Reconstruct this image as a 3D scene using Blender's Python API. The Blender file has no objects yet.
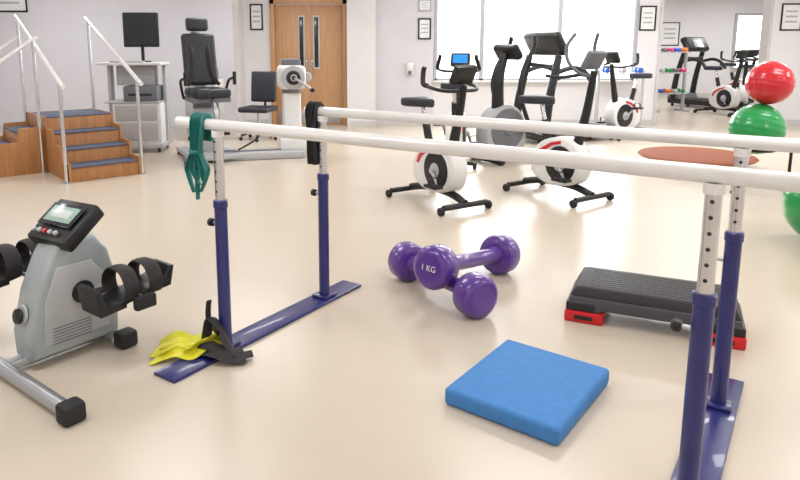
import bpy, bmesh, math, random
from mathutils import Vector, Matrix, Euler
random.seed(7)
scene = bpy.context.scene
scene.view_settings.view_transform = 'Standard'

# ---------------------------------------------------------------- materials
def lin(c):
    return tuple(((v/255.0)/12.92 if v/255.0 <= 0.04045 else ((v/255.0+0.055)/1.055)**2.4) for v in c)
_m = {}
def mat(name, rgb, rough=0.5, metal=0.0, var=0.04, scale=12.0, bump=0.0, emit=0.0, coat=0.0, trans=0.0):
    if name in _m: return _m[name]
    m = bpy.data.materials.new(name); m.use_nodes = True
    nt = m.node_tree; b = nt.nodes['Principled BSDF']
    c = lin(rgb)
    tc = nt.nodes.new('ShaderNodeTexCoord')
    nz = nt.nodes.new('ShaderNodeTexNoise'); nz.inputs['Scale'].default_value = scale
    nz.inputs['Detail'].default_value = 3
    nt.links.new(tc.outputs['Object'], nz.inputs['Vector'])
    rp = nt.nodes.new('ShaderNodeValToRGB')
    rp.color_ramp.elements[0].color = tuple(max(0, v*(1-var)) for v in c)+(1,)
    rp.color_ramp.elements[1].color = tuple(min(1, v*(1+var)) for v in c)+(1,)
    rp.color_ramp.elements[0].position = 0.3; rp.color_ramp.elements[1].position = 0.7
    nt.links.new(nz.outputs['Fac'], rp.inputs['Fac'])
    nt.links.new(rp.outputs['Color'], b.inputs['Base Color'])
    b.inputs['Roughness'].default_value = rough
    b.inputs['Metallic'].default_value = metal
    if coat: b.inputs['Coat Weight'].default_value = coat
    if trans: b.inputs['Transmission Weight'].default_value = trans
    if emit:
        b.inputs['Emission Color'].default_value = c+(1,)
        b.inputs['Emission Strength'].default_value = emit
    if bump:
        n2 = nt.nodes.new('ShaderNodeTexNoise'); n2.inputs['Scale'].default_value = scale*12
        nt.links.new(tc.outputs['Object'], n2.inputs['Vector'])
        bp = nt.nodes.new('ShaderNodeBump'); bp.inputs['Strength'].default_value = bump
        bp.inputs['Distance'].default_value = 0.003
        nt.links.new(n2.outputs['Fac'], bp.inputs['Height'])
        nt.links.new(bp.outputs['Normal'], b.inputs['Normal'])
    _m[name] = m
    return m
def woodmat(name, rgb, rgb2, rough=0.4):
    m = bpy.data.materials.new(name); m.use_nodes = True
    nt = m.node_tree; b = nt.nodes['Principled BSDF']
    tc = nt.nodes.new('ShaderNodeTexCoord'); mp = nt.nodes.new('ShaderNodeMapping')
    mp.inputs['Scale'].default_value = (14, 14, 1.0)
    nt.links.new(tc.outputs['Object'], mp.inputs['Vector'])
    nz = nt.nodes.new('ShaderNodeTexNoise'); nz.inputs['Scale'].default_value = 2.5; nz.inputs['Detail'].default_value = 5
    nt.links.new(mp.outputs['Vector'], nz.inputs['Vector'])
    rp = nt.nodes.new('ShaderNodeValToRGB')
    rp.color_ramp.elements[0].color = lin(rgb2)+(1,); rp.color_ramp.elements[0].position = .3
    rp.color_ramp.elements[1].color = lin(rgb)+(1,); rp.color_ramp.elements[1].position = .7
    nt.links.new(nz.outputs['Fac'], rp.inputs['Fac']); nt.links.new(rp.outputs['Color'], b.inputs['Base Color'])
    b.inputs['Roughness'].default_value = rough
    return m

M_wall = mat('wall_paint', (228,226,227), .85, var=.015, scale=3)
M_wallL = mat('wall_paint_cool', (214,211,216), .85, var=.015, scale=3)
M_ceil = mat('ceiling_paint', (236,235,235), .9, var=.01)
M_floor = mat('vinyl_floor', (201,188,171), .27, var=.025, scale=.6, bump=.03)
M_trim = mat('trim_paint', (205,202,200), .5)
M_doorw = woodmat('door_wood', (205,160,118), (188,142,100))
M_stairw = woodmat('stair_wood', (182,128,80), (160,108,64))
M_brownw = woodmat('board_wood', (150,78,40), (122,60,32), .75)
M_bar = mat('white_bar_enamel', (232,230,228), .25, coat=.4)
M_blue = mat('navy_enamel', (38,40,104), .35, coat=.25, var=.08)
M_chrome = mat('chrome', (215,215,218), .2, 1.0)
M_steel = mat('brushed_steel', (180,182,186), .35, .9)
M_silver = mat('silver_plastic', (165,173,175), .35, .25)
M_black = mat('black_plastic', (22,22,24), .4, var=.15)
M_rubber = mat('black_rubber', (30,30,32), .7, var=.15, bump=.2)
M_vinylb = mat('black_upholstery', (40,42,50), .45, var=.1)
M_grey = mat('grey_plastic', (110,112,118), .5)
M_lgrey = mat('light_grey_plastic', (180,180,182), .45)
M_white = mat('white_plastic', (228,227,225), .35)
M_red = mat('red_plastic', (205,24,34), .4)
M_redball = mat('red_ball_vinyl', (200,28,42), .25, coat=.3)
M_green = mat('green_ball_vinyl', (18,145,72), .28, coat=.3)
M_foam = mat('blue_foam', (66,128,192), .75, var=.06, scale=30, bump=.5)
M_purple = mat('purple_vinyl', (86,47,140), .28, coat=.5, var=.05)
M_teal = mat('teal_latex', (24,116,110), .45, var=.15, scale=25)
M_yellow = mat('yellow_latex', (224,218,50), .45, var=.08, scale=25)
M_strap = mat('black_strap', (38,34,36), .7, var=.15)
M_tread = mat('blue_grey_tread', (78,84,104), .7, bump=.3)
M_stepd = mat('step_deck_rubber', (58,53,58), .6, bump=.35, scale=30)
M_stepg = mat('step_grey', (72,68,76), .5)
M_paper = mat('poster_paper', (235,235,235), .6, var=.06, scale=30)
M_scr = mat('screen_glass', (40,44,52), .15)
M_scrb = mat('screen_blue', (40,130,215), .2, emit=.8)
M_lcd = mat('lcd_panel', (150,176,166), .2, emit=.05)
M_lcd2 = mat('lcd_digits', (200,208,205), .2)
M_win = mat('daylight_pane', (250,252,255), .3, emit=2.2, var=.01)
M_lamp = mat('lamp_diffuser', (255,253,252), .5, emit=1.8, var=0.0)
M_blueac = mat('blue_accent', (40,90,190), .4)
M_orange = mat('orange_accent', (230,120,30), .4)
M_pink = mat('pink_accent', (215,60,120), .4)

# ---------------------------------------------------------------- geometry helpers
def catmull(P, n=8):
    P = [Vector(p) for p in P]
    if len(P) < 3: return P
    out = []
    for i in range(len(P)-1):
        p0 = P[max(i-1,0)]; p1 = P[i]; p2 = P[i+1]; p3 = P[min(i+2,len(P)-1)]
        for k in range(n):
            t = k/n
            out.append(0.5*((2*p1)+(-p0+p2)*t+(2*p0-5*p1+4*p2-p3)*t*t+(-p0+3*p1-3*p2+p3)*t**3))
    out.append(P[-1]); return out
def link(me, name, parent, m, smooth=True):
    o = bpy.data.objects.new(name, me); scene.collection.objects.link(o)
    if m: me.materials.append(m)
    if smooth:
        for p in me.polygons: p.use_smooth = True
        try:
            me.set_sharp_from_angle(angle=math.radians(40))
        except Exception: pass
    if parent: o.parent = parent
    return o
def done(bm, name, parent, m, smooth=True):
    bmesh.ops.recalc_face_normals(bm, faces=bm.faces[:])
    me = bpy.data.meshes.new(name); bm.to_mesh(me); bm.free()
    return link(me, name, parent, m, smooth)

class Grp:
    def __init__(s, name, loc=(0,0,0), rz=0, scale=1):
        s.e = bpy.data.objects.new(name, None); scene.collection.objects.link(s.e)
        s.e.location = loc; s.e.rotation_euler = (0,0,math.radians(rz)); s.e.scale = (scale,)*3
        s.e.empty_display_size = .1
    def box(s, name, c, size, m, rot=(0,0,0), bev=.004, seg=2):
        bm = bmesh.new(); bmesh.ops.create_cube(bm, size=1)
        for v in bm.verts: v.co = Vector((v.co.x*size[0], v.co.y*size[1], v.co.z*size[2]))
        bev = min(bev, min(size)*.45)
        if bev > 0: bmesh.ops.bevel(bm, geom=bm.edges[:], offset=bev, segments=seg, affect='EDGES', profile=.5)
        R = Euler([math.radians(a) for a in rot]).to_matrix().to_4x4()
        bmesh.ops.transform(bm, matrix=Matrix.Translation(c) @ R, verts=bm.verts)
        return done(bm, name, s.e, m)
    def lathe(s, name, p0, d, prof, m, n=32):
        d = Vector(d).normalized(); q = d.to_track_quat('Z','Y').to_matrix().to_4x4()
        bm = bmesh.new(); rings = []
        for t, r in prof:
            rings.append([bm.verts.new((r*math.cos(2*math.pi*i/n), r*math.sin(2*math.pi*i/n), t)) for i in range(n)])
        for a, b in zip(rings, rings[1:]):
            for i in range(n): bm.faces.new((a[i], a[(i+1)%n], b[(i+1)%n], b[i]))
        bm.faces.new(rings[0][::-1]); bm.faces.new(rings[-1])
        bmesh.ops.transform(bm, matrix=Matrix.Translation(p0) @ q, verts=bm.verts)
        return done(bm, name, s.e, m)
    def cyl(s, name, a, b, r, m, r2=None, n=20, bev=None):
        a = Vector(a); b = Vector(b); L = (b-a).length; r2 = r if r2 is None else r2
        e = min(.15*min(r,r2), L*.2, .006)
        return s.lathe(name, a, b-a, [(0,r-e),(e,r),(L-e,r2),(L,r2-e)], m, n)
    def tube(s, name, P, r, m, n=12, smooth=True, flat=None, sub=8, closed=False):
        P = [Vector(p) for p in P]
        if smooth: P = catmull(P, sub)
        N = len(P); R = r if isinstance(r,(list,tuple)) else None
        bm = bmesh.new(); rings = []
        T0 = (P[1]-P[0]).normalized(); up = Vector((0,0,1)) if abs(T0.z) < .9 else Vector((1,0,0))
        nrm = (up - T0*up.dot(T0)).normalized()
        for i,p in enumerate(P):
            T = (P[min(i+1,N-1)]-P[max(i-1,0)])
            T = T.normalized() if T.length > 1e-7 else T0
            nrm = nrm - T*nrm.dot(T); nrm = nrm.normalized() if nrm.length > 1e-6 else T.orthogonal().normalized()
            bn = T.cross(nrm)
            if R:
                f = i/(N-1)*(len(R)-1); k = min(int(f), len(R)-2); rr = R[k]*(1-f+k)+R[k+1]*(f-k)
            else: rr = r
            fa, fb = flat if flat else (1,1)
            rings.append([bm.verts.new(p + nrm*rr*fa*math.cos(2*math.pi*j/n)+bn*rr*fb*math.sin(2*math.pi*j/n)) for j in range(n)])
        for a, b in zip(rings, rings[1:]):
            for j in range(n): bm.faces.new((a[j], a[(j+1)%n], b[(j+1)%n], b[j]))
        if closed:
            a,b = rings[-1], rings[0]
            for j in range(n): bm.faces.new((a[j], a[(j+1)%n], b[(j+1)%n], b[j]))
        else:
            bm.faces.new(rings[0][::-1]); bm.faces.new(rings[-1])
        return done(bm, name, s.e, m)
    def ring(s, name, c, R, r, m, axis='X', n=40, flat=None):
        pts = []
        for i in range(n):
            a = 2*math.pi*i/n; u, v = R*math.cos(a), R*math.sin(a)
            o = {'X':(0,u,v),'Y':(u,0,v),'Z':(u,v,0)}[axis]
            pts.append(Vector(c)+Vector(o))
        return s.tube(name, pts, r, m, smooth=False, closed=True, n=10, flat=flat)
    def ball(s, name, c, rad, m, seg=40, rot=(0,0,0)):
        bm = bmesh.new(); bmesh.ops.create_uvsphere(bm, u_segments=seg, v_segments=seg//2, radius=1)
        rad = rad if isinstance(rad,(tuple,list)) else (rad,)*3
        R = Euler([math.radians(a) for a in rot]).to_matrix().to_4x4()
        bmesh.ops.transform(bm, matrix=Matrix.Translation(c) @ R @ Matrix.Diagonal((*rad,1)), verts=bm.verts)
        return done(bm, name, s.e, m)
    def prof(s, name, pts, x0, x1, m, bev=.01, round_=False, axis='X'):
        if round_:
            n = len(pts); Q = []
            V = [Vector((p[0],p[1],0)) for p in pts]
            for i in range(n):
                p0,p1,p2,p3 = V[i-1],V[i],V[(i+1)%n],V[(i+2)%n]
                for k in range(5):
                    t = k/5
                    q = 0.5*((2*p1)+(-p0+p2)*t+(2*p0-5*p1+4*p2-p3)*t*t+(-p0+3*p1-3*p2+p3)*t**3)
                    Q.append((q.x,q.y))
            pts = Q
        bm = bmesh.new()
        f = (lambda x,a,b:(x,a,b)) if axis=='X' else ((lambda x,a,b:(a,x,b)) if axis=='Y' else (lambda x,a,b:(a,b,x)))
        A = [bm.verts.new(f(x0,*p)) for p in pts]; B = [bm.verts.new(f(x1,*p)) for p in pts]
        fa = bm.faces.new(A); fb = bm.faces.new(B[::-1])
        for i in range(len(pts)):
            j = (i+1)%len(pts); bm.faces.new((A[j],A[i],B[i],B[j]))
        bmesh.ops.recalc_face_normals(bm, faces=bm.faces[:])
        if bev > 0:
            es = list(set(list(fa.edges)+list(fb.edges)))
            bmesh.ops.bevel(bm, geom=es, offset=bev, segments=3, affect='EDGES', profile=.5, clamp_overlap=True)
        return done(bm, name, s.e, m)
    def text(s, name, txt, loc, rot, size, m):
        cu = bpy.data.curves.new(name, 'FONT'); cu.body = txt; cu.size = size; cu.extrude = .0006
        cu.align_x = 'CENTER'; cu.align_y = 'CENTER'; cu.materials.append(m)
        o = bpy.data.objects.new(name, cu); scene.collection.objects.link(o)
        o.parent = s.e; o.matrix_local = Matrix.Translation(loc) @ rot
        return o

def slab(name, x0,x1,y0,y1,z0,z1, m):
    bm = bmesh.new(); bmesh.ops.create_cube(bm, size=1)
    for v in bm.verts: v.co = Vector((v.co.x*(x1-x0)+(x0+x1)/2, v.co.y*(y1-y0)+(y0+y1)/2, v.co.z*(z1-z0)+(z0+z1)/2))
    return done(bm, name, None, m, False)

# ---------------------------------------------------------------- room shell
H = 2.75
slab('floor', -6.7,13.2,-3.2,18.2,-.1,0, M_floor)
slab('ceiling', -6.7,13.2,-3.2,18.2,H,H+.1, M_ceil)
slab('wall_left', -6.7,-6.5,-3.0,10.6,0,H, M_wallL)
slab('wall_right', 8.0,8.2,-3.0,11.5,0,H, M_wall)
slab('wall_front', -6.7,8.2,-3.2,-3.0,0,H, M_wall)
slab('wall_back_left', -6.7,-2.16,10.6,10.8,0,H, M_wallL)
slab('wall_back_return', -2.36,-2.16,10.8,11.5,0,H, M_wall)
slab('wall_back_a', -2.36,-1.70,11.5,11.7,0,H, M_wall)
slab('wall_back_lintel', -1.70,-.36,11.5,11.7,2.18,H, M_wall)
slab('wall_back_pier', -.36,.13,11.3,11.7,0,H, M_wall)
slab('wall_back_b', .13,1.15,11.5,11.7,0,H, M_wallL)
slab('wall_back_sill', 1.15,4.68,11.5,11.7,0,.78, M_wall)
slab('wall_back_head', 1.15,4.68,11.5,11.7,2.45,H, M_wall)
slab('wall_back_c', 4.68,5.05,11.5,11.7,0,H, M_wall)
slab('wall_back_d', 7.0,8.2,11.5,11.7,0,H, M_wall)
slab('wall_back_far_head', 5.05,7.0,11.5,11.7,2.55,H, M_wall)
slab('wall_beyond_back', 4.85,13.2,18.0,18.2,0,H, M_wall)
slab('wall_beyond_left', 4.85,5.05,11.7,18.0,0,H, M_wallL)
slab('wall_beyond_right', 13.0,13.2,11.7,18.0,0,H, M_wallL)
slab('wall_beyond_front', 8.2,13.2,11.5,11.7,0,H, M_wall)
for n,(a,b,c,d) in {'baseboard_left':(-6.5,-2.16,10.585,10.6),'baseboard_back':(-2.16,-1.76,11.485,11.5),
      'baseboard_pier':(-.30,.14,11.285,11.3),'baseboard_window':(.14,5.05,11.485,11.5),'baseboard_right':(7.0,8.0,11.485,11.5),'baseboard_beyond':(5.05,13.0,17.985,18.0)}.items():
    slab(n, a,b,c,d,0,.10, M_trim)
slab('trim_1', 5.05,5.10,11.48,11.72,0,2.55, M_trim)
slab('trim_2', 6.95,7.0,11.48,11.72,0,2.55, M_trim)

# door
g = Grp('door_1', (-1.03,11.56,0))
g.box('frame_left', (-.63,-.03,1.09),(.08,.14,2.18), M_doorw)
g.box('frame_right', (.63,-.03,1.09),(.08,.14,2.18), M_doorw)
g.box('frame_top', (0,-.03,2.14),(1.34,.14,.08), M_doorw)
for sx,nm in ((-1,'left'),(1,'right')):
    g.box('leaf_'+nm, (sx*.297,0,1.045),(.585,.05,2.09), M_doorw)
    g.box('vision_frame_'+nm, (sx*.13,-.028,1.45),(.11,.012,.92), M_trim)
    g.box('vision_glass_'+nm, (sx*.13,-.036,1.45),(.07,.008,.86), M_scr)
    g.box('kick_plate_'+nm, (sx*.297,-.028,.14),(.5,.006,.22), M_steel)
    g.tube('pull_handle_'+nm, [(sx*.05,-.03,.92),(sx*.05,-.08,.94),(sx*.05,-.08,1.14),(sx*.05,-.03,1.16)], .011, M_chrome)
# windows
g = Grp('window_1', (2.915,11.55,0))
g.box('pane', (0,.05,1.615),(3.52,.02,1.66), M_win, bev=0)
for i,x in enumerate((-1.74,-.93,.42,1.74)):
    g.box('mullion_%d'%i, (x,-.01,1.615),(.07,.08,1.66), M_lgrey)
g.box('rail_bottom', (0,-.01,.80),(3.5,.08,.05), M_lgrey)
g.box('rail_top', (0,-.01,2.43),(3.5,.08,.05), M_lgrey)
g.box('sill', (0,-.09,.775),(3.56,.14,.03), M_white)
g.box('blind_cassette', (0,-.05,2.36),(3.5,.07,.08), M_lgrey)
g = Grp('window_2', (10.7,17.96,0))
g.box('pane', (0,.02,1.5),(1.5,.02,1.4), M_win, bev=0)
for i,x in enumerate((-.75,0,.75)): g.box('mullion_%d'%i, (x,-.01,1.5),(.07,.06,1.46), M_lgrey)
g.box('rail_bottom', (0,-.01,.78),(1.55,.07,.06), M_lgrey); g.box('rail_top', (0,-.01,2.22),(1.55,.07,.06), M_lgrey)

def poster(loc, w, h, frame=M_black, rz=0):
    g = Grp('framed_poster', loc, rz)
    g.box('paper', (0,-.006,0),(w-.03,.008,h-.03), M_paper, bev=0)
    t=.025
    g.box('frame_top', (0,-.01,h/2),(w+t,.02,t), frame); g.box('frame_bottom', (0,-.01,-h/2),(w+t,.02,t), frame)
    g.box('frame_left', (-w/2,-.01,0),(t,.02,h), frame); g.box('frame_right', (w/2,-.01,0),(t,.02,h), frame)
    for k in range(3): g.box('line_%d'%k, (0,-.012,h*(.22-.2*k)),(w*.6,.003,h*.07), M_lgrey, bev=0)
poster((-5.70,10.6,2.14), .55,.42)
poster((-1.93,11.5,1.88), .2,.42)
poster((.98,11.5,1.68), .2,.34)
poster((.98,11.5,2.08), .2,.18, M_lgrey)
poster((4.84,11.5,1.86), .26,.4)
poster((7.32,11.5,1.88), .34,.44)
poster((8.2,18.0,1.7), .5,.6)

# ceiling lights (real fittings)
def lamp(x,y,p,sx=1.2,sy=.6):
    g = Grp('ceiling_light', (x,y,H))
    g.box('housing', (0,0,-.02),(sx+.08,sy+.08,.04), M_white)
    g.box('diffuser', (0,0,-.045),(sx,sy,.012), M_lamp, bev=0)
    l = bpy.data.lights.new('lamp','AREA'); l.shape='RECTANGLE'; l.size=sx; l.size_y=sy; l.energy=p; l.color=(.965,.985,1)
    o = bpy.data.objects.new('lamp', l); scene.collection.objects.link(o); o.parent=g.e; o.location=(0,0,-.06)
for x in (-4.6,-1.6,1.4,4.4,6.8):
    for y in (-1.2,2.2,5.4,8.8):
        lamp(x,y,{-1.2:23,2.2:24,5.4:29,8.8:35}[y])
for x in (6.8,9.6): 
    for y in (13.2,16): lamp(x,y,38)
# daylight from the window
l = bpy.data.lights.new('window_daylight','AREA'); l.shape='RECTANGLE'; l.size=3.3; l.size_y=1.5; l.energy=130; l.color=(.93,.97,1)
o = bpy.data.objects.new('window_daylight', l); scene.collection.objects.link(o); o.location=(2.915,11.44,1.6); o.rotation_euler=(math.radians(-90),0,0)

# ---------------------------------------------------------------- parallel bars
PB_L, PB_W, PB_RZ = .981, .37, -34.7
g = Grp('parallel_bars', (.352,2.604,0), PB_RZ)
for sx,nx in ((-1,'left'),(1,'right')):
    x = sx*PB_L
    g.box('base_plate_'+nx, (x,-.045 if sx<0 else -.01,.0075),(.135,1.36 if sx<0 else 1.28,.015), M_blue, bev=.004)
    for sy,ny in ((-1,'near'),(1,'far')):
        y = sy*PB_W; t = nx+'_'+ny
        g.box('foot_flange_'+t, (x,y,.022),(.10,.10,.014), M_blue)
        g.cyl('outer_post_'+t, (x,y,.02),(x,y,.70), .029, M_blue, n=24)
        g.cyl('collar_'+t, (x,y,.675),(x,y,.715), .033, M_blue, n=24)
        g.cyl('inner_post_'+t, (x,y,.68),(x,y,1.03), .0225, M_chrome, n=24)
        for k in range(6):
            for sg in (-1,1):
                g.cyl('hole_%s_%d%s'%(t,k,'a' if sg<0 else 'b'), (x,y+sg*.0215,.755+.045*k),(x,y+sg*.0232,.755+.045*k), .006, M_black, n=10)
        g.cyl('lock_bolt_'+t, (x,y,.60),(x-.055,y,.60), .008, M_steel, n=10)
        g.lathe('lock_knob_'+t, (x-.05,y,.60), (-1,0,0), [(0,.008),(.004,.018),(.022,.02),(.03,.012)], M_black, 16)
        g.tube('saddle_'+t, [(x,y,1.0),(x,y,1.03)], .028, M_bar, n=20, smooth=False)
for sy,ny,x0 in ((-1,'near',-1.25),(1,'far',-1.10)):
    y = sy*PB_W
    g.lathe('hand_rail_'+ny, (x0,y,1.052), (1,0,0), [(0,.012),(.006,.022),(.014,.0255),(2.72,.0255),(2.728,.022),(2.734,.012)], M_bar, 28)

def pbw(x,y,z):
    a = math.radians(PB_RZ); return (.352+x*math.cos(a)-y*math.sin(a), 2.604+x*math.sin(a)+y*math.cos(a), z)

# teal band tied on near rail left end
g = Grp('resistance_band', pbw(-1.08,-.37,0), PB_RZ)
for k in range(5):
    xx = -.036+.017*k; L = [.30,.26,.33,.24,.29][k]
    g.tube('strand_%d'%k, [(xx,.031,.97),(xx,.034,1.04),(xx,.014,1.082),(xx,-.02,1.08),(xx+.006,-.036,1.04),(xx+.008-.003*k,-.04,.93),(xx+.02*(k-2)*.8,-.038,.85),(xx*.7+.03*(k%2),-.042,1.04-L)],
           [.010,.012,.012,.012,.012,.014,.016,.010], M_teal, n=8, flat=(.45,1.3))
g.ring('knot', (0,-.04,.93), .026, .010, M_teal, 'Z', n=20)
# black strap on far rail
g = Grp('exercise_strap', pbw(-1.03,.37,0), PB_RZ)
for k in range(4):
    xx = -.03+.02*k
    g.tube('front_fall_%d'%k, [(xx,.028,.98),(xx,.034,1.05),(xx,.014,1.083),(xx,-.014,1.083),(xx,-.034,1.05),(xx*.7,-.034,.95),(xx*.8,-.03,.84-.012*k),(xx*.8,-.026,.765)], .012, M_strap, n=8, flat=(.6,1.3))
    g.tube('rear_fall_%d'%k, [(xx,.034,1.05),(xx*.7,.022,.93),(xx*.8,-.005,.83),(xx*.8,-.024,.765)], .012, M_strap, n=8, flat=(.6,1.3))

# yellow band lying loosely beside the left base: flat ribbon folded back and forth
g = Grp('resistance_band', (-.82,2.80,0), 14)
zz = 0.006
for k in range(6):
    y0 = -.06+.024*k; a = random.uniform(-.03,.03); h = .010+.004*k
    pts = [(-.17+.02*(k%3),y0+a,h*.6),(-.11,y0-a,h+.012),(-.05,y0+.012,h+.022+.01*(k%2)),(.01,y0-.01,h+.012),(.07,y0*.6+a,h+.035),(.12,y0*.5,h+.022),(.155,y0*.4,h+.010)]
    g.tube('ribbon_%d'%k, pts, [.012,.026,.03,.03,.028,.026,.018], M_yellow, n=10, flat=(.16,1.0))
for k in range(4):
    a=random.uniform(-.5,.5)
    c=Vector((.03+.03*k,-.035+.02*k,.032))
    g.tube('loop_%d'%k, [c+Vector((-.07*math.cos(a),-.07*math.sin(a),-.015)),c+Vector((-.03*math.cos(a),-.02,.02)),c+Vector((.01,.0,.035)),c+Vector((.05*math.cos(a),.02,.012)),c+Vector((.075*math.cos(a),.05*math.sin(a),-.012))], [.014,.022,.024,.022,.012], M_yellow, n=8, flat=(.2,1.0))
for p in g.e.children:
    for v in p.data.vertices: v.co.z = max(v.co.z, .0)
# black ankle strap next to the post
g = Grp('ankle_strap', pbw(-.98,-.37,0), PB_RZ)
g.tube('strap_a', [(-.06,-.07,.03),(-.06,-.055,.10),(-.05,-.045,.15),(0,-.045,.13),(.04,-.05,.09),(.08,-.055,.05),(.13,-.05,.024),(.17,.0,.022)], .024, M_strap, n=8, flat=(.4,1.3))
g.tube('strap_b', [(-.07,-.10,.028),(0,-.10,.055),(.08,-.09,.038),(.13,-.02,.024)], .028, M_strap, n=8, flat=(.5,1.3))
g.tube('strap_c', [(-.05,-.05,.10),(-.055,-.052,.18),(-.05,-.048,.24)], .014, M_strap, n=8, flat=(.5,1.2))
g.tube('strap_d', [(-.02,-.12,.018),(.06,-.13,.04),(.13,-.10,.02),(.18,-.05,.016)], .022, M_strap, n=8, flat=(.45,1.3))
g.box('buckle', (.02,-.075,.125),(.05,.012,.04), M_black, rot=(10,25,0), bev=.004)

# ---------------------------------------------------------------- blue foam pad
g = Grp('balance_pad', (.655,2.452,0), 52.3)
g.box('foam_core', (0,0,.036),(.562,.470,.072), M_foam, bev=.018, seg=5)

# ---------------------------------------------------------------- aerobic step
g = Grp('aerobic_step', (1.46,3.166,0), -25.1)
g.prof('deck', [(-.39,.125),(-.36,.185),(-.33,.192),(.33,.192),(.36,.185),(.39,.125)], -.165,.165, M_stepd, bev=.012, axis='Y')
for k in range(9):
    g.box('grip_rib_%d'%k, (0,-.12+.03*k,.1925),(.60,.010,.003), M_black, bev=.001)
g.prof('skirt', [(-.405,.05),(-.385,.135),(.385,.135),(.405,.05),(.26,.05),(.22,.075),(-.22,.075),(-.26,.05)], -.178,.178, M_stepg, bev=.008, axis='Y')
for sx in (-1,1):
    n = 'left' if sx<0 else 'right'
    g.box('riser_foot_'+n, (sx*.315,0,.030),(.19,.375,.060), M_red, bev=.010)
    g.box('foot_pad_'+n, (sx*.315,-.188,.03),(.09,.006,.022), M_black, bev=.002)
    g.box('riser_block_'+n, (sx*.33,0,.08),(.15,.36,.05), M_black, bev=.01)

# ---------------------------------------------------------------- dumbbells
def dumbbell(a, b, r, txt=None):
    a=Vector(a); b=Vector(b); c=(a+b)/2
    g = Grp('dumbbell', c); a=a-c; b=b-c; d=(b-a).normalized()
    w=.072
    hp=[(-w,r*.55),(-w,r*.66),(-w*.96,r*.76),(-w*.80,r*.93),(-w*.55,r),(w*.55,r),(w*.80,r*.93),(w*.96,r*.72),(w,r*.5)]
    g.lathe('head_1', a, d, hp, M_purple, 40); g.lathe('head_2', b, d*-1, hp, M_purple, 40)
    L=(b-a).length
    g.lathe('handle', a, d, [(w*.7,.06),(w+.01,.056),(w+.04,.043),(L/2,.046),(L-w-.04,.043),(L-w-.01,.056),(L-w*.7,.06)], M_purple, 24)
    if txt:
        z = -d; x = Vector((0,0,1)).cross(z).normalized(); y = z.cross(x)
        R = Matrix((x,y,z)).transposed().to_4x4()
        g.text('weight_mark', txt, a - d*(w+.001), R, r*.38, M_white)
    return g
dumbbell((.24,3.77,.114),(.56,3.23,.114), .114)
dumbbell((.372,3.40,.207),(.820,3.89,.120), .120, '1 KG')

# ---------------------------------------------------------------- pedal exerciser
g = Grp('pedal_exerciser', (-1.44,2.82,0), -37.7)
g.prof('housing', [(-.16,.045),(-.165,.16),(-.12,.34),(-.06,.47),(-.01,.55),(.16,.55),(.22,.47),(.25,.36),(.26,.22),(.25,.045)], -.05,.12, M_silver, bev=.022)
g.prof('housing_inset', [(-.11,.10),(-.09,.30),(-.03,.44),(.13,.44),(.20,.34),(.215,.2),(.20,.10)], .115,.127, M_lgrey, bev=.006)
for k in range(6):
    g.box('vent_%d'%k, (.125,.02,.10+.014*k),(.01,.18,.004), M_grey, bev=.001)
g.box('head_shell', (.04,.07,.60),(.27,.23,.07), M_black, rot=(36,0,8), bev=.014)
g.box('screen_bezel', (.04,.055,.648),(.22,.12,.006), M_scr, rot=(36,0,8), bev=.002)
g.box('screen', (.04,.055,.651),(.18,.085,.005), M_lcd, rot=(36,0,8), bev=.002)
g.box('screen_digits', (.04,.055,.654),(.12,.045,.003), M_lcd2, rot=(36,0,8), bev=.001)
for k in range(5):
    g.cyl('key_%d'%k, (-.035+.037*k,-.034+.005*k,.590),(-.035+.037*k,-.041+.005*k,.600), .011, M_lgrey if k!=2 else M_red, n=12)
g.lathe('tension_knob', (.035,-.160,.24),(0,-1,.2), [(0,.026),(.008,.034),(.02,.032),(.026,.018)], M_black, 24)
g.lathe('tension_dial', (.035,-.150,.24),(0,-1,.2), [(0,.046),(.008,.044)], M_lgrey, 24)
g.cyl('stabilizer_front', (-.62,-.25,.035),(.60,-.25,.035), .031, M_steel, n=24)
g.cyl('stabilizer_rear', (-.28,.21,.032),(.17,.21,.032), .028, M_steel, n=24)
g.box('frame_spine', (.03,-.03,.035),(.06,.46,.04), M_steel, bev=.008)
for n,c in (('front_right',(.60,-.25,.040)),('front_left',(-.63,-.25,.040)),('rear_right',(.20,.23,.040)),('rear_left',(-.31,.21,.040))):
    g.box('foot_cap_'+n, c, (.08,.09,.080), M_rubber, bev=.016)
g.lathe('crank_boss_right', (.12,.08,.30),(1,0,0), [(0,.055),(.015,.05),(.02,.034),(.05,.03)], M_black, 28)
g.lathe('crank_boss_left', (-.05,.08,.30),(-1,0,0), [(0,.055),(.015,.05),(.02,.034),(.05,.03)], M_black, 28)
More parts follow.
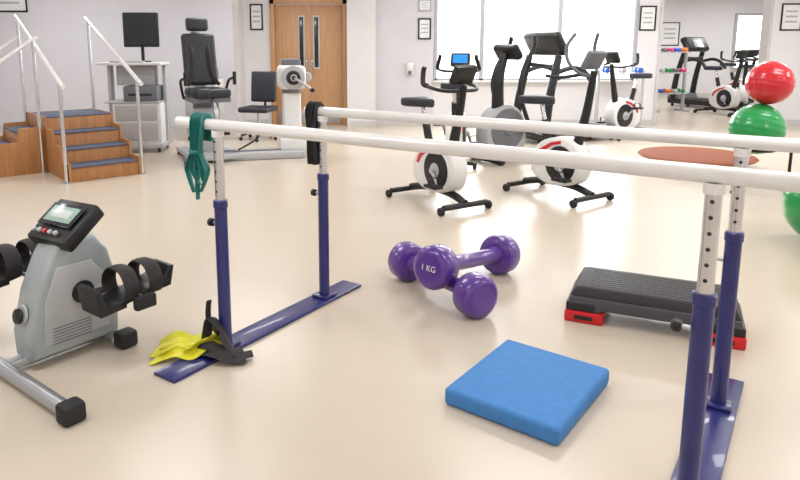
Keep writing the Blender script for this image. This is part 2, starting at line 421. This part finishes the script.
def pedal(tag, sx, xo, yc, zc):
    g.tube('crank_arm_'+tag, [(xo+sx*.04,.08,.30),(xo+sx*.06,(yc+.08)/2,(zc+.30)/2),(xo+sx*.08,yc,zc)], .02, M_black, n=10, flat=(.7,1.2))
    g.cyl('pedal_axle_'+tag, (xo+sx*.06,yc,zc),(xo+sx*.32,yc,zc), .011, M_steel, n=12)
    X = xo+sx*.19
    g.box('pedal_plate_'+tag, (X,yc,zc),(.155,.34,.026), M_black, rot=(10,0,0), bev=.01)
    o = g.prof('heel_cup_'+tag, [(-.18,-.045),(-.20,.07),(-.175,.075),(-.155,.0),(-.06,-.005),(-.06,-.035)], X-.08,X+.08, M_black, bev=.006)
    o.location = (0,yc,zc)
    o = g.prof('toe_cup_'+tag, [(.17,.0),(.19,.09),(.165,.095),(.13,.04),(.05,.02),(.05,-.01)], X-.075,X+.075, M_black, bev=.006)
    o.location = (0,yc,zc)
    for j,oy in enumerate((-.04,.08)):
        g.tube('foot_strap_%s_%d'%(tag,j), [(X-.08,yc+oy,zc),(X-.092,yc+oy,zc+.06),(X-.045,yc+oy,zc+.12),(X+.045,yc+oy,zc+.12),(X+.092,yc+oy,zc+.06),(X+.08,yc+oy,zc)], .030, M_strap, n=8, flat=(.25,1.2))
    g.box('pedal_end_'+tag, (xo+sx*.31,yc,zc-.015),(.035,.10,.06), M_rubber, bev=.008)
pedal('right', 1, .13, .19, .31)
pedal('left', -1, -.07, -.04, .35)

# ---------------------------------------------------------------- training stairs (L shaped)
g = Grp('training_stairs', (-3.07,6.557,0), 40.5)
W=.75; R=.15; T=.26
for i in range(3):
    g.box('step_%d'%i, (W/2,(i+.5)*T+.01,(i+1)*R/2),(W-.04,T,(i+1)*R), M_stairw, bev=.003)
    g.box('tread_%d'%i, (W/2,(i+.5)*T,(i+1)*R+.006),(W-.05,T+.02,.014), M_tread, bev=.004)
g.box('platform', (W/2,1.14,.30),(W-.02,.72,.60), M_stairw, bev=.003)
g.box('platform_mat', (W/2,1.14,.607),(W-.04,.72,.014), M_tread, bev=.004)
for sx,n in ((.012,'near'),(W-.012,'far')):
    g.prof('stringer_'+n, [(-.01,0),(-.01,R+.05),(T-.02,R+.05),(T,2*R+.05),(2*T-.02,2*R+.05),(2*T,3*R+.05),(3*T-.02,3*R+.05),(3*T,4*R+.02),(1.5,4*R+.02),(1.5,0)], sx-.012,sx+.012, M_stairw, bev=.003)
for i in range(3):
    h=(3-i)*R; xc=-(i+.5)*T
    g.box('side_step_%d'%i, (xc,1.14,h/2),(T,.68,h), M_stairw, bev=.003)
    g.box('side_tread_%d'%i, (xc,1.14,h+.006),(T+.02,.67,.014), M_tread, bev=.004)
for sy,n in ((.792,'near'),(1.488,'far')):
    g.prof('side_stringer_'+n, [(0,0),(0,3*R+.06),(-T,3*R+.06),(-T-.02,2*R+.06),(-2*T,2*R+.06),(-2*T-.02,R+.06),(-3*T,R+.06),(-3*T-.02,0)], sy-.012,sy+.012, M_stairw, bev=.003, axis='Y')
def post(n,x,y,z0,z1):
    g.cyl('post_'+n,(x,y,z0),(x,y,z1),.019,M_chrome,n=16)
    g.cyl('post_foot_'+n,(x,y,z0),(x,y,z0+.012),.04,M_steel,n=16)
for x,n in ((-.02,'near'),(W+.02,'far')):
    post('low_'+n,x,.02,0,1.03); post('high_'+n,x,1.50,.0,1.69)
    g.tube('hand_rail_'+n, [(x,-.10,.99),(x,.02,1.04),(x,1.50,1.70),(x,1.58,1.73)], .023, M_bar, smooth=False, n=14)
post('side_low',-.76,.77,0,.95); post('side_high',-.05,.77,0,1.45)
g.tube('side_rail', [(-.88,.77,.88),(-.76,.77,.96),(-.05,.77,1.46),(0,.77,1.48)], .021, M_bar, smooth=False, n=14)
post('side_low_far',-.76,1.51,0,.95)
g.tube('side_rail_far', [(-.88,1.51,.88),(-.76,1.51,.96),(-.02,1.51,1.5)], .021, M_bar, smooth=False, n=14)

# ---------------------------------------------------------------- computer workstation
g = Grp('computer_workstation', (-3.10,8.72,0), 4)
g.box('base', (0,0,.09),(.78,.55,.06), M_lgrey, bev=.012)
for i,(x,y) in enumerate(((-.32,-.22),(.32,-.22),(-.32,.22),(.32,.22))):
    g.cyl('castor_%d'%i,(x-.015,y,.032),(x+.015,y,.032),.032,M_rubber,n=16)
g.box('cabinet', (.05,.02,.38),(.62,.46,.54), M_white, bev=.015)
g.box('drawer_upper', (.05,-.215,.52),(.54,.02,.2), M_lgrey, bev=.008)
g.box('drawer_lower', (.05,-.215,.27),(.54,.02,.24), M_lgrey, bev=.008)
g.box('printer', (.10,0,.77),(.44,.36,.2), M_grey, bev=.02)
g.box('printer_slot', (.10,-.182,.76),(.3,.006,.03), M_black, bev=.002)
g.box('computer_tower', (.0,.12,1.0),(.5,.2,.26), M_lgrey, bev=.01)
g.box('mid_shelf', (0,0,.66),(.70,.46,.02), M_lgrey, bev=.004)
for x in (-.35,.37): g.box('upright_%s'%('l' if x<0 else 'r'), (x,.1,.62),(.05,.14,1.06), M_lgrey, bev=.01)
g.box('desk_top', (0,-.02,1.16),(.82,.5,.035), M_white, bev=.01)
g.box('keyboard', (-.04,-.17,1.19),(.42,.14,.02), M_lgrey, bev=.006)
g.cyl('monitor_foot', (.10,.05,1.18),(.10,.05,1.195), .11, M_black, n=24)
g.cyl('monitor_neck', (.10,.07,1.19),(.10,.07,1.50), .022, M_black)
g.box('monitor_shell', (.10,.04,1.60),(.46,.05,.45), M_black, bev=.015)
g.box('monitor_screen', (.10,.012,1.605),(.41,.004,.39), M_scr, bev=0)
# side cabinet beyond the chair
g = Grp('equipment_trolley', (-2.45,9.75,0), 0)
g.box('body', (0,0,.48),(.5,.45,.82), M_white, bev=.02)
for k in range(3): g.box('drawer_%d'%k,(0,-.23,.22+.27*k),(.44,.02,.23),M_lgrey,bev=.006)
for k in range(3): g.box('drawer_pull_%d'%k,(0,-.247,.28+.27*k),(.16,.014,.015),M_grey,bev=.004)
for i,(x,y) in enumerate(((-.2,-.17),(.2,-.17),(-.2,.17),(.2,.17))): g.cyl('castor_%d'%i,(x-.015,y,.035),(x+.015,y,.035),.035,M_rubber,n=16)
g.box('device', (.05,0,.98),(.3,.25,.18), M_grey, bev=.02)

# ---------------------------------------------------------------- isokinetic chair
g = Grp('isokinetic_chair', (-2.02,8.15,0), 28)
g.box('base_rail', (0,0,.06),(.62,.95,.06), M_lgrey, bev=.015)
g.box('base_cross', (0,-.38,.055),(.8,.12,.05), M_grey, bev=.012)
for i,(x,y) in enumerate(((-.36,-.38),(.36,-.38),(-.27,.42),(.27,.42))): g.cyl('foot_%d'%i,(x,y,0),(x,y,.035),.035,M_rubber,n=16)
g.box('column', (0,.05,.36),(.28,.34,.56), M_lgrey, bev=.03)
g.cyl('column_ring', (0,.05,.62),(0,.05,.70), .16, M_grey, n=28)
g.box('seat_frame', (0,-.03,.74),(.46,.52,.06), M_grey, bev=.01)
g.box('seat_cushion', (0,-.06,.82),(.46,.54,.11), M_vinylb, bev=.04, seg=4)
g.box('back_cushion', (0,.27,1.22),(.42,.11,.66), M_vinylb, rot=(-12,0,0), bev=.045, seg=4)
g.box('back_rib', (0,.215,1.12),(.28,.04,.05), M_black, rot=(-12,0,0), bev=.015)
g.box('head_rest', (0,.35,1.66),(.28,.10,.17), M_vinylb, rot=(-12,0,0), bev=.04, seg=4)
g.box('back_frame', (0,.37,1.18),(.12,.05,.8), M_steel, rot=(-12,0,0), bev=.01)
for sx in (-1,1):
    n='l' if sx<0 else 'r'
    g.tube('arm_%s'%n, [(sx*.26,.1,.74),(sx*.30,.05,.95),(sx*.30,-.18,1.0),(sx*.30,-.24,.98)], .017, M_black)
    g.cyl('grip_%s'%n, (sx*.30,-.22,.92),(sx*.30,-.22,1.08), .022, M_rubber, n=14)
    g.tube('shoulder_belt_%s'%n, [(sx*.12,.31,1.5),(sx*.10,.21,1.3),(sx*.12,.15,1.05),(sx*.2,.12,.9)], .022, M_strap, n=8, flat=(.25,1.1))
g.box('thigh_roll', (-.12,-.33,.83),(.2,.12,.12), M_vinylb, bev=.05, seg=4)
g.tube('leg_support', [(0,-.28,.74),(0,-.42,.6),(0,-.44,.35)], .03, M_steel)
g.cyl('ankle_pad', (-.14,-.47,.38),(.14,-.47,.38), .05, M_rubber, n=20)

# dynamometer unit
g = Grp('dynamometer', (-.98,8.35,0), 14)
g.box('floor_track', (-.42,-.15,.045),(1.1,.34,.09), M_lgrey, bev=.02)
g.box('track_slot', (-.42,-.15,.095),(1.0,.06,.01), M_grey, bev=.002)
g.box('base_block', (0,0,.16),(.36,.42,.16), M_white, bev=.04)
g.prof('pedestal', [(-.17,.2),(-.10,.5),(-.08,.8),(.08,.8),(.12,.5),(.19,.2)], -.11,.11, M_white, bev=.03)
g.cyl('turntable', (0,0,.80),(0,0,.86), .12, M_grey, n=28)
g.box('motor_head', (0,0,1.0),(.34,.36,.30), M_white, bev=.06, seg=4)
g.lathe('dial_face', (0,-.18,1.0),(0,-1,0), [(0,.15),(.03,.145),(.04,.12),(.05,.05),(.09,.04)], M_lgrey, 32)
g.lathe('dial_hub', (0,-.225,1.0),(0,-1,0), [(0,.09),(.02,.08),(.03,.03),(.06,.025)], M_black, 28)
g.box('control_top', (0,.02,1.18),(.24,.2,.1), M_grey, bev=.03)
g.box('handle_block', (.2,-.02,1.0),(.1,.14,.12), M_lgrey, bev=.03)
g.tube('lever_arm', [(0,-.27,1.0),(.1,-.28,.94),(.22,-.28,.85)], .018, M_steel)
g.cyl('lever_grip', (.22,-.22,.85),(.22,-.36,.85), .025, M_rubber, n=14)
g.tube('cable', [(-.10,.1,.3),(-.3,.0,.35),(-.5,-.05,.2),(-.7,-.1,.10)], .012, M_black)

# office chair
g = Grp('office_chair', (-1.64,9.7,0), -15)
for k in range(5):
    a=math.radians(72*k); g.tube('leg_%d'%k,[(0,0,.12),(.14*math.cos(a),.14*math.sin(a),.11),(.27*math.cos(a),.27*math.sin(a),.07)],.018,M_black)
    g.ball('castor_%d'%k,(.27*math.cos(a),.27*math.sin(a),.028),.028,M_rubber,seg=16)
g.cyl('gas_lift',(0,0,.11),(0,0,.44),.025,M_chrome)
g.box('seat',(0,0,.46),(.46,.46,.08),M_vinylb,bev=.03,seg=3)
g.box('back',(0,.22,.78),(.40,.07,.46),M_vinylb,rot=(-6,0,0),bev=.03,seg=3)
g.tube('back_stem',[(0,.1,.43),(0,.25,.48),(0,.27,.70)],.02,M_black)

# ---------------------------------------------------------------- bikes
def bike(loc, rz, shroud=M_white, screen=M_scr, sc=1, tall=0, horns=False):
    g = Grp('exercise_bike', loc, rz, sc)
    for y,n in ((.42,'front'),(-.42,'rear')):
        g.cyl('stabilizer_'+n,(-.25,y,.065),(.25,y,.065),.026,M_black,n=16)
        for sx in (-1,1):
            g.cyl('foot_wheel_%s_%s'%(n,'l' if sx<0 else 'r'),(sx*.25,y,.038),(sx*.29,y,.038),.038,M_rubber,n=20)
    g.tube('main_beam',[(0,-.42,.08),(0,-.15,.13),(0,.2,.13),(0,.42,.08)],.035,M_black)
    g.prof('shroud',[(-.24,.20),(-.28,.34),(-.22,.48),(-.08,.57),(.12,.60),(.27,.54),(.34,.40),(.32,.24),(.22,.15),(-.05,.12)],-.095,.095,shroud,bev=.03,round_=True)
    for sx in (-1,1):
        n='l' if sx<0 else 'r'
        g.lathe('flywheel_cover_'+n,(sx*.090,.1,.34),(sx,0,0),[(0,.18),(.012,.175),(.018,.14),(.02,.06)],M_black,36)
        g.lathe('hub_'+n,(sx*.105,.1,.34),(sx,0,0),[(0,.07),(.01,.065),(.02,.03),(.05,.025)],M_lgrey,24)
        g.prof('stripe_'+n,[(-.2,.38),(-.16,.46),(-.02,.54),(.1,.57),(.1,.54),(0,.515),(-.12,.44),(-.17,.37)],sx*.092,sx*.102,M_red,bev=.002)
        dy,dz=(.12,-.12) if sx>0 else (-.12,.12)
        g.tube('crank_'+n,[(sx*.14,.1,.34),(sx*.16,.1+dy,.34+dz)],.014,M_steel,smooth=False)
        g.box('pedal_'+n,(sx*.21,.1+dy,.34+dz),(.10,.17,.03),M_black,bev=.008)
        g.tube('pedal_strap_'+n,[(sx*.16,.1+dy,.35+dz),(sx*.17,.1+dy,.41+dz),(sx*.25,.1+dy,.41+dz),(sx*.26,.1+dy,.35+dz)],.012,M_strap,n=8,flat=(.3,1.3))
    g.tube('seat_tube',[(0,-.10,.46),(0,-.19,.74)],.038,M_black,smooth=False)
    g.tube('seat_post',[(0,-.18,.70),(0,-.24,.90)],.022,M_chrome,smooth=False)
    o = g.prof('saddle',[(-.13,-.17),(-.15,-.08),(-.10,.02),(-.035,.10),(-.02,.17),(.02,.17),(.035,.10),(.10,.02),(.15,-.08),(.13,-.17)],.895,.975,M_vinylb,bev=.02,axis='Z')
    o.location=(0,-.26,0)
    g.tube('front_mast',[(0,.22,.54),(0,.30,.85),(0,.36,1.12+tall)],[.05,.04,.03],M_black)
    g.box('console',(0,.35,1.22+tall),(.24,.06,.18),M_grey if horns else M_black,rot=(-28,0,0),bev=.02)
    g.box('console_screen',(0,.318,1.235+tall),(.18,.006,.11),screen,rot=(-28,0,0),bev=.001)
    for sx in (-1,1):
        n='l' if sx<0 else 'r'
        if horns:
            g.tube('handlebar_'+n,[(0,.35,1.08+tall),(sx*.12,.30,1.10+tall),(sx*.19,.22,1.20+tall),(sx*.20,.20,1.34+tall),(sx*.16,.26,1.46+tall)],.016,M_grey)
            g.tube('elbow_bar_'+n,[(sx*.1,.31,1.09+tall),(sx*.22,.16,1.06+tall),(sx*.23,.0,1.07+tall)],.016,M_black)
        else:
            g.tube('handlebar_'+n,[(0,.35,1.08+tall),(sx*.16,.33,1.08+tall),(sx*.24,.24,1.10+tall),(sx*.25,.10,1.14+tall),(sx*.22,.06,1.24+tall)],.016,M_black)
            g.tube('grip_'+n,[(sx*.25,.16,1.12+tall),(sx*.25,.10,1.14+tall),(sx*.22,.06,1.24+tall),(sx*.215,.07,1.28+tall)],.022,M_rubber)
    return g
bike((.62,5.72,0), 211, sc=.95)
bike((1.78,6.0,0), 214, sc=.95, tall=.12, horns=True)
bike((1.06,7.8,0), -14, screen=M_scrb)
bike((3.95,10.0,0), 120)
bike((7.25,13.3,0), 200)
bike((8.35,14.5,0), 150)
bike((9.0,15.9,0), 210)

# cross trainer
def cross_trainer(loc, rz):
    g = Grp('cross_trainer', loc, rz)
    g.box('base_rail_front',(0,.65,.05),(.6,.08,.08),M_black,bev=.02)
    g.box('base_rail_rear',(0,-.65,.05),(.6,.08,.08),M_black,bev=.02)
    for i,(x,y) in enumerate(((-.25,.65),(.25,.65),(-.25,-.65),(.25,-.65))): g.cyl('foot_%d'%i,(x,y,0),(x,y,.03),.03,M_rubber)
    g.box('spine',(0,0,.08),(.12,1.3,.08),M_grey,bev=.02)
    g.prof('drive_shroud',[(.20,.12),(.12,.35),(.2,.58),(.42,.7),(.64,.6),(.74,.38),(.66,.14)],-.12,.12,M_lgrey,bev=.03,round_=True)
    for sx in (-1,1):
        n='l' if sx<0 else 'r'
        g.lathe('flywheel_'+n,(sx*.12,.44,.40),(sx,0,0),[(0,.25),(.015,.25),(.02,.2),(.021,.08),(.04,.06)],M_grey,40)
        g.tube('foot_arm_'+n,[(sx*.2,.4+sx*.14,.4),(sx*.2,0,.3),(sx*.2,-.6,.22)],.03,M_black)
        g.box('foot_plate_'+n,(sx*.2,-.25,.32),(.15,.36,.03),M_black,bev=.01)
        g.tube('swing_arm_'+n,[(sx*.2,.1,.32),(sx*.24,.36,.8),(sx*.24,.34,1.1),(sx*.22,.16,1.38),(sx*.2,.14,1.5)],.026,M_black)
    g.tube('mast',[(0,.5,.6),(0,.50,1.0),(0,.42,1.3)],[.08,.065,.05],M_black)
    g.box('console',(0,.37,1.32),(.40,.10,.20),M_black,rot=(-35,0,0),bev=.04,seg=3)
    g.box('console_screen',(0,.315,1.34),(.26,.006,.11),M_scr,rot=(-35,0,0),bev=0)
cross_trainer((2.0,8.1,0), 120)

# treadmill
def treadmill(loc, rz):
    g = Grp('treadmill', loc, rz)
    g.box('deck',(0,0,.12),(.75,1.5,.12),M_black,bev=.03)
    g.box('belt',(0,-.02,.183),(.5,1.4,.008),M_rubber,bev=.001)
    for i,(x,y) in enumerate(((-.3,-.65),(.3,-.65),(-.3,.65),(.3,.65))): g.cyl('foot_%d'%i,(x,y,0),(x,y,.07),.03,M_rubber)
    g.prof('motor_hood',[(.45,.16),(.5,.28),(.72,.28),(.78,.16)],-.36,.36,M_grey,bev=.02)
    for sx in (-1,1):
        n='l' if sx<0 else 'r'
        g.tube('upright_'+n,[(sx*.36,.62,.15),(sx*.36,.55,.7),(sx*.34,.42,1.25)],[.07,.06,.05],M_black)
        g.tube('side_grip_'+n,[(sx*.35,.50,1.0),(sx*.36,.2,1.08),(sx*.36,-.02,1.03),(sx*.36,-.16,.88)],.035,M_black)
    g.box('console',(0,.40,1.42),(.80,.14,.36),M_black,rot=(-32,0,0),bev=.06,seg=4)
    g.box('console_screen',(0,.325,1.44),(.34,.006,.2),M_scr,rot=(-32,0,0),bev=0)
    g.tube('cross_bar',[(-.34,.42,1.12),(0,.36,1.10),(.34,.42,1.12)],.03,M_black)
treadmill((2.95,9.75,0), 112)
treadmill((7.75,14.9,0), 30)

def rack(name, loc, rz, w, h, levels, cols, step=.17):
    g = Grp(name, loc, rz)
    for sx in (-1,1):
        n='l' if sx<0 else 'r'
        g.box('upright_'+n,(sx*w/2,0,h/2),(.05,.06,h),M_lgrey,bev=.008)
        g.box('foot_'+n,(sx*w/2,0,.02),(.06,.45,.04),M_lgrey,bev=.008)
    for k in range(levels):
        z=h*(k+1)/levels-.05
        g.box('shelf_%d'%k,(0,-.02,z),(w,.3,.02),M_lgrey,rot=(0,0,0),bev=.004)
        nn=int(w/step)
        for j in range(nn):
            x=-w/2+.11+j*(w-.2)/max(1,nn-1); c=cols[(j+k*2)%len(cols)]
            g.lathe('weight_%d_%d'%(k,j),(x,-.13,z+.055),(0,1,0),[(0,.03),(.01,.045),(.05,.045),(.06,.018),(.15,.018),(.16,.045),(.2,.045),(.21,.03)],c,16)
    return g
rack('dumbbell_rack',(4.3,11.15,0),0,.75,.98,1,[M_blueac,M_lgrey,M_blueac,M_grey],.2)
rack('dumbbell_rack',(6.45,14.0,0),10,.7,1.3,3,[M_blueac,M_orange,M_lgrey,M_green,M_grey,M_pink])

# ---------------------------------------------------------------- ball stand and balls
BX,BY=3.76,6.25
g = Grp('ball_stand',(BX,BY,0),0)
for k in range(3):
    a=math.radians(90+120*k); R0=.30
    g.tube('leg_%d'%k,[(R0*math.cos(a),R0*math.sin(a),.0),(R0*math.cos(a),R0*math.sin(a),.46)],.014,M_black,smooth=False)
    g.cyl('foot_%d'%k,(R0*math.cos(a),R0*math.sin(a),0),(R0*math.cos(a),R0*math.sin(a),.02),.025,M_rubber)
g.ring('ring_low',(0,0,.12),.30,.012,M_black,'Z'); g.ring('ring_top',(0,0,.46),.30,.012,M_black,'Z')
g.ring('ring_seat',(0,0,.405),.17,.012,M_black,'Z')
for k in range(3):
    a=math.radians(90+120*k); g.tube('spoke_%d'%k,[(.17*math.cos(a),.17*math.sin(a),.405),(.30*math.cos(a),.30*math.sin(a),.46)],.010,M_black,smooth=False)
def gymball(loc, r, m):
    g = Grp('exercise_ball', loc)
    pr=[]; N=72
    for i in range(N+1):
        a=-math.pi/2+math.pi*i/N; rr=r*(1+(.006*math.cos(a*24) if abs(a)<1.1 else 0)); pr.append((r*math.sin(a), max(.002,rr*math.cos(a))))
    g.lathe('shell',(0,0,0),(.25,.1,1),pr,m,56)
    g.lathe('valve_plug',Vector((.25,.1,1)).normalized()*(r*.998),(.25,.1,1),[(0,.016),(.004,.014)],M_white,16)
gymball((BX,BY,.602),.245,M_green)
gymball((BX+.08,BY,1.046),.208,M_redball)
gymball((3.27,4.5,.28),.28,M_green)

# wobble board (large round)
g = Grp('wobble_board',(3.86,7.55,0),0)
g.lathe('deck',(0,0,0),(0,0,1),[(.10,.58),(.105,.62),(.12,.64),(.135,.62),(.14,.58)],M_brownw,48)
g.lathe('dome',(0,0,0),(0,0,1),[(0,.05),(.02,.14),(.06,.2),(.11,.24)],M_black,32)

# dispenser on wall
g = Grp('soap_dispenser',(.73,11.5,0))
g.box('body',(0,-.05,1.0),(.12,.10,.2),M_white,bev=.02)
g.box('lever',(0,-.11,.93),(.06,.02,.06),M_grey,bev=.006)

# ---------------------------------------------------------------- world, camera
w = bpy.data.worlds.new('world'); scene.world = w; w.use_nodes=True
w.node_tree.nodes['Background'].inputs[0].default_value=(.85,.9,1,1); w.node_tree.nodes['Background'].inputs[1].default_value=.6
cam = bpy.data.cameras.new('camera'); co = bpy.data.objects.new('camera', cam); scene.collection.objects.link(co)
co.location=(0,0,1.4); co.rotation_euler=(math.radians(90-9.59),0,0)
cam.sensor_width=36; cam.lens=36*651/800; cam.shift_x=.04; cam.shift_y=-.106
scene.camera=co
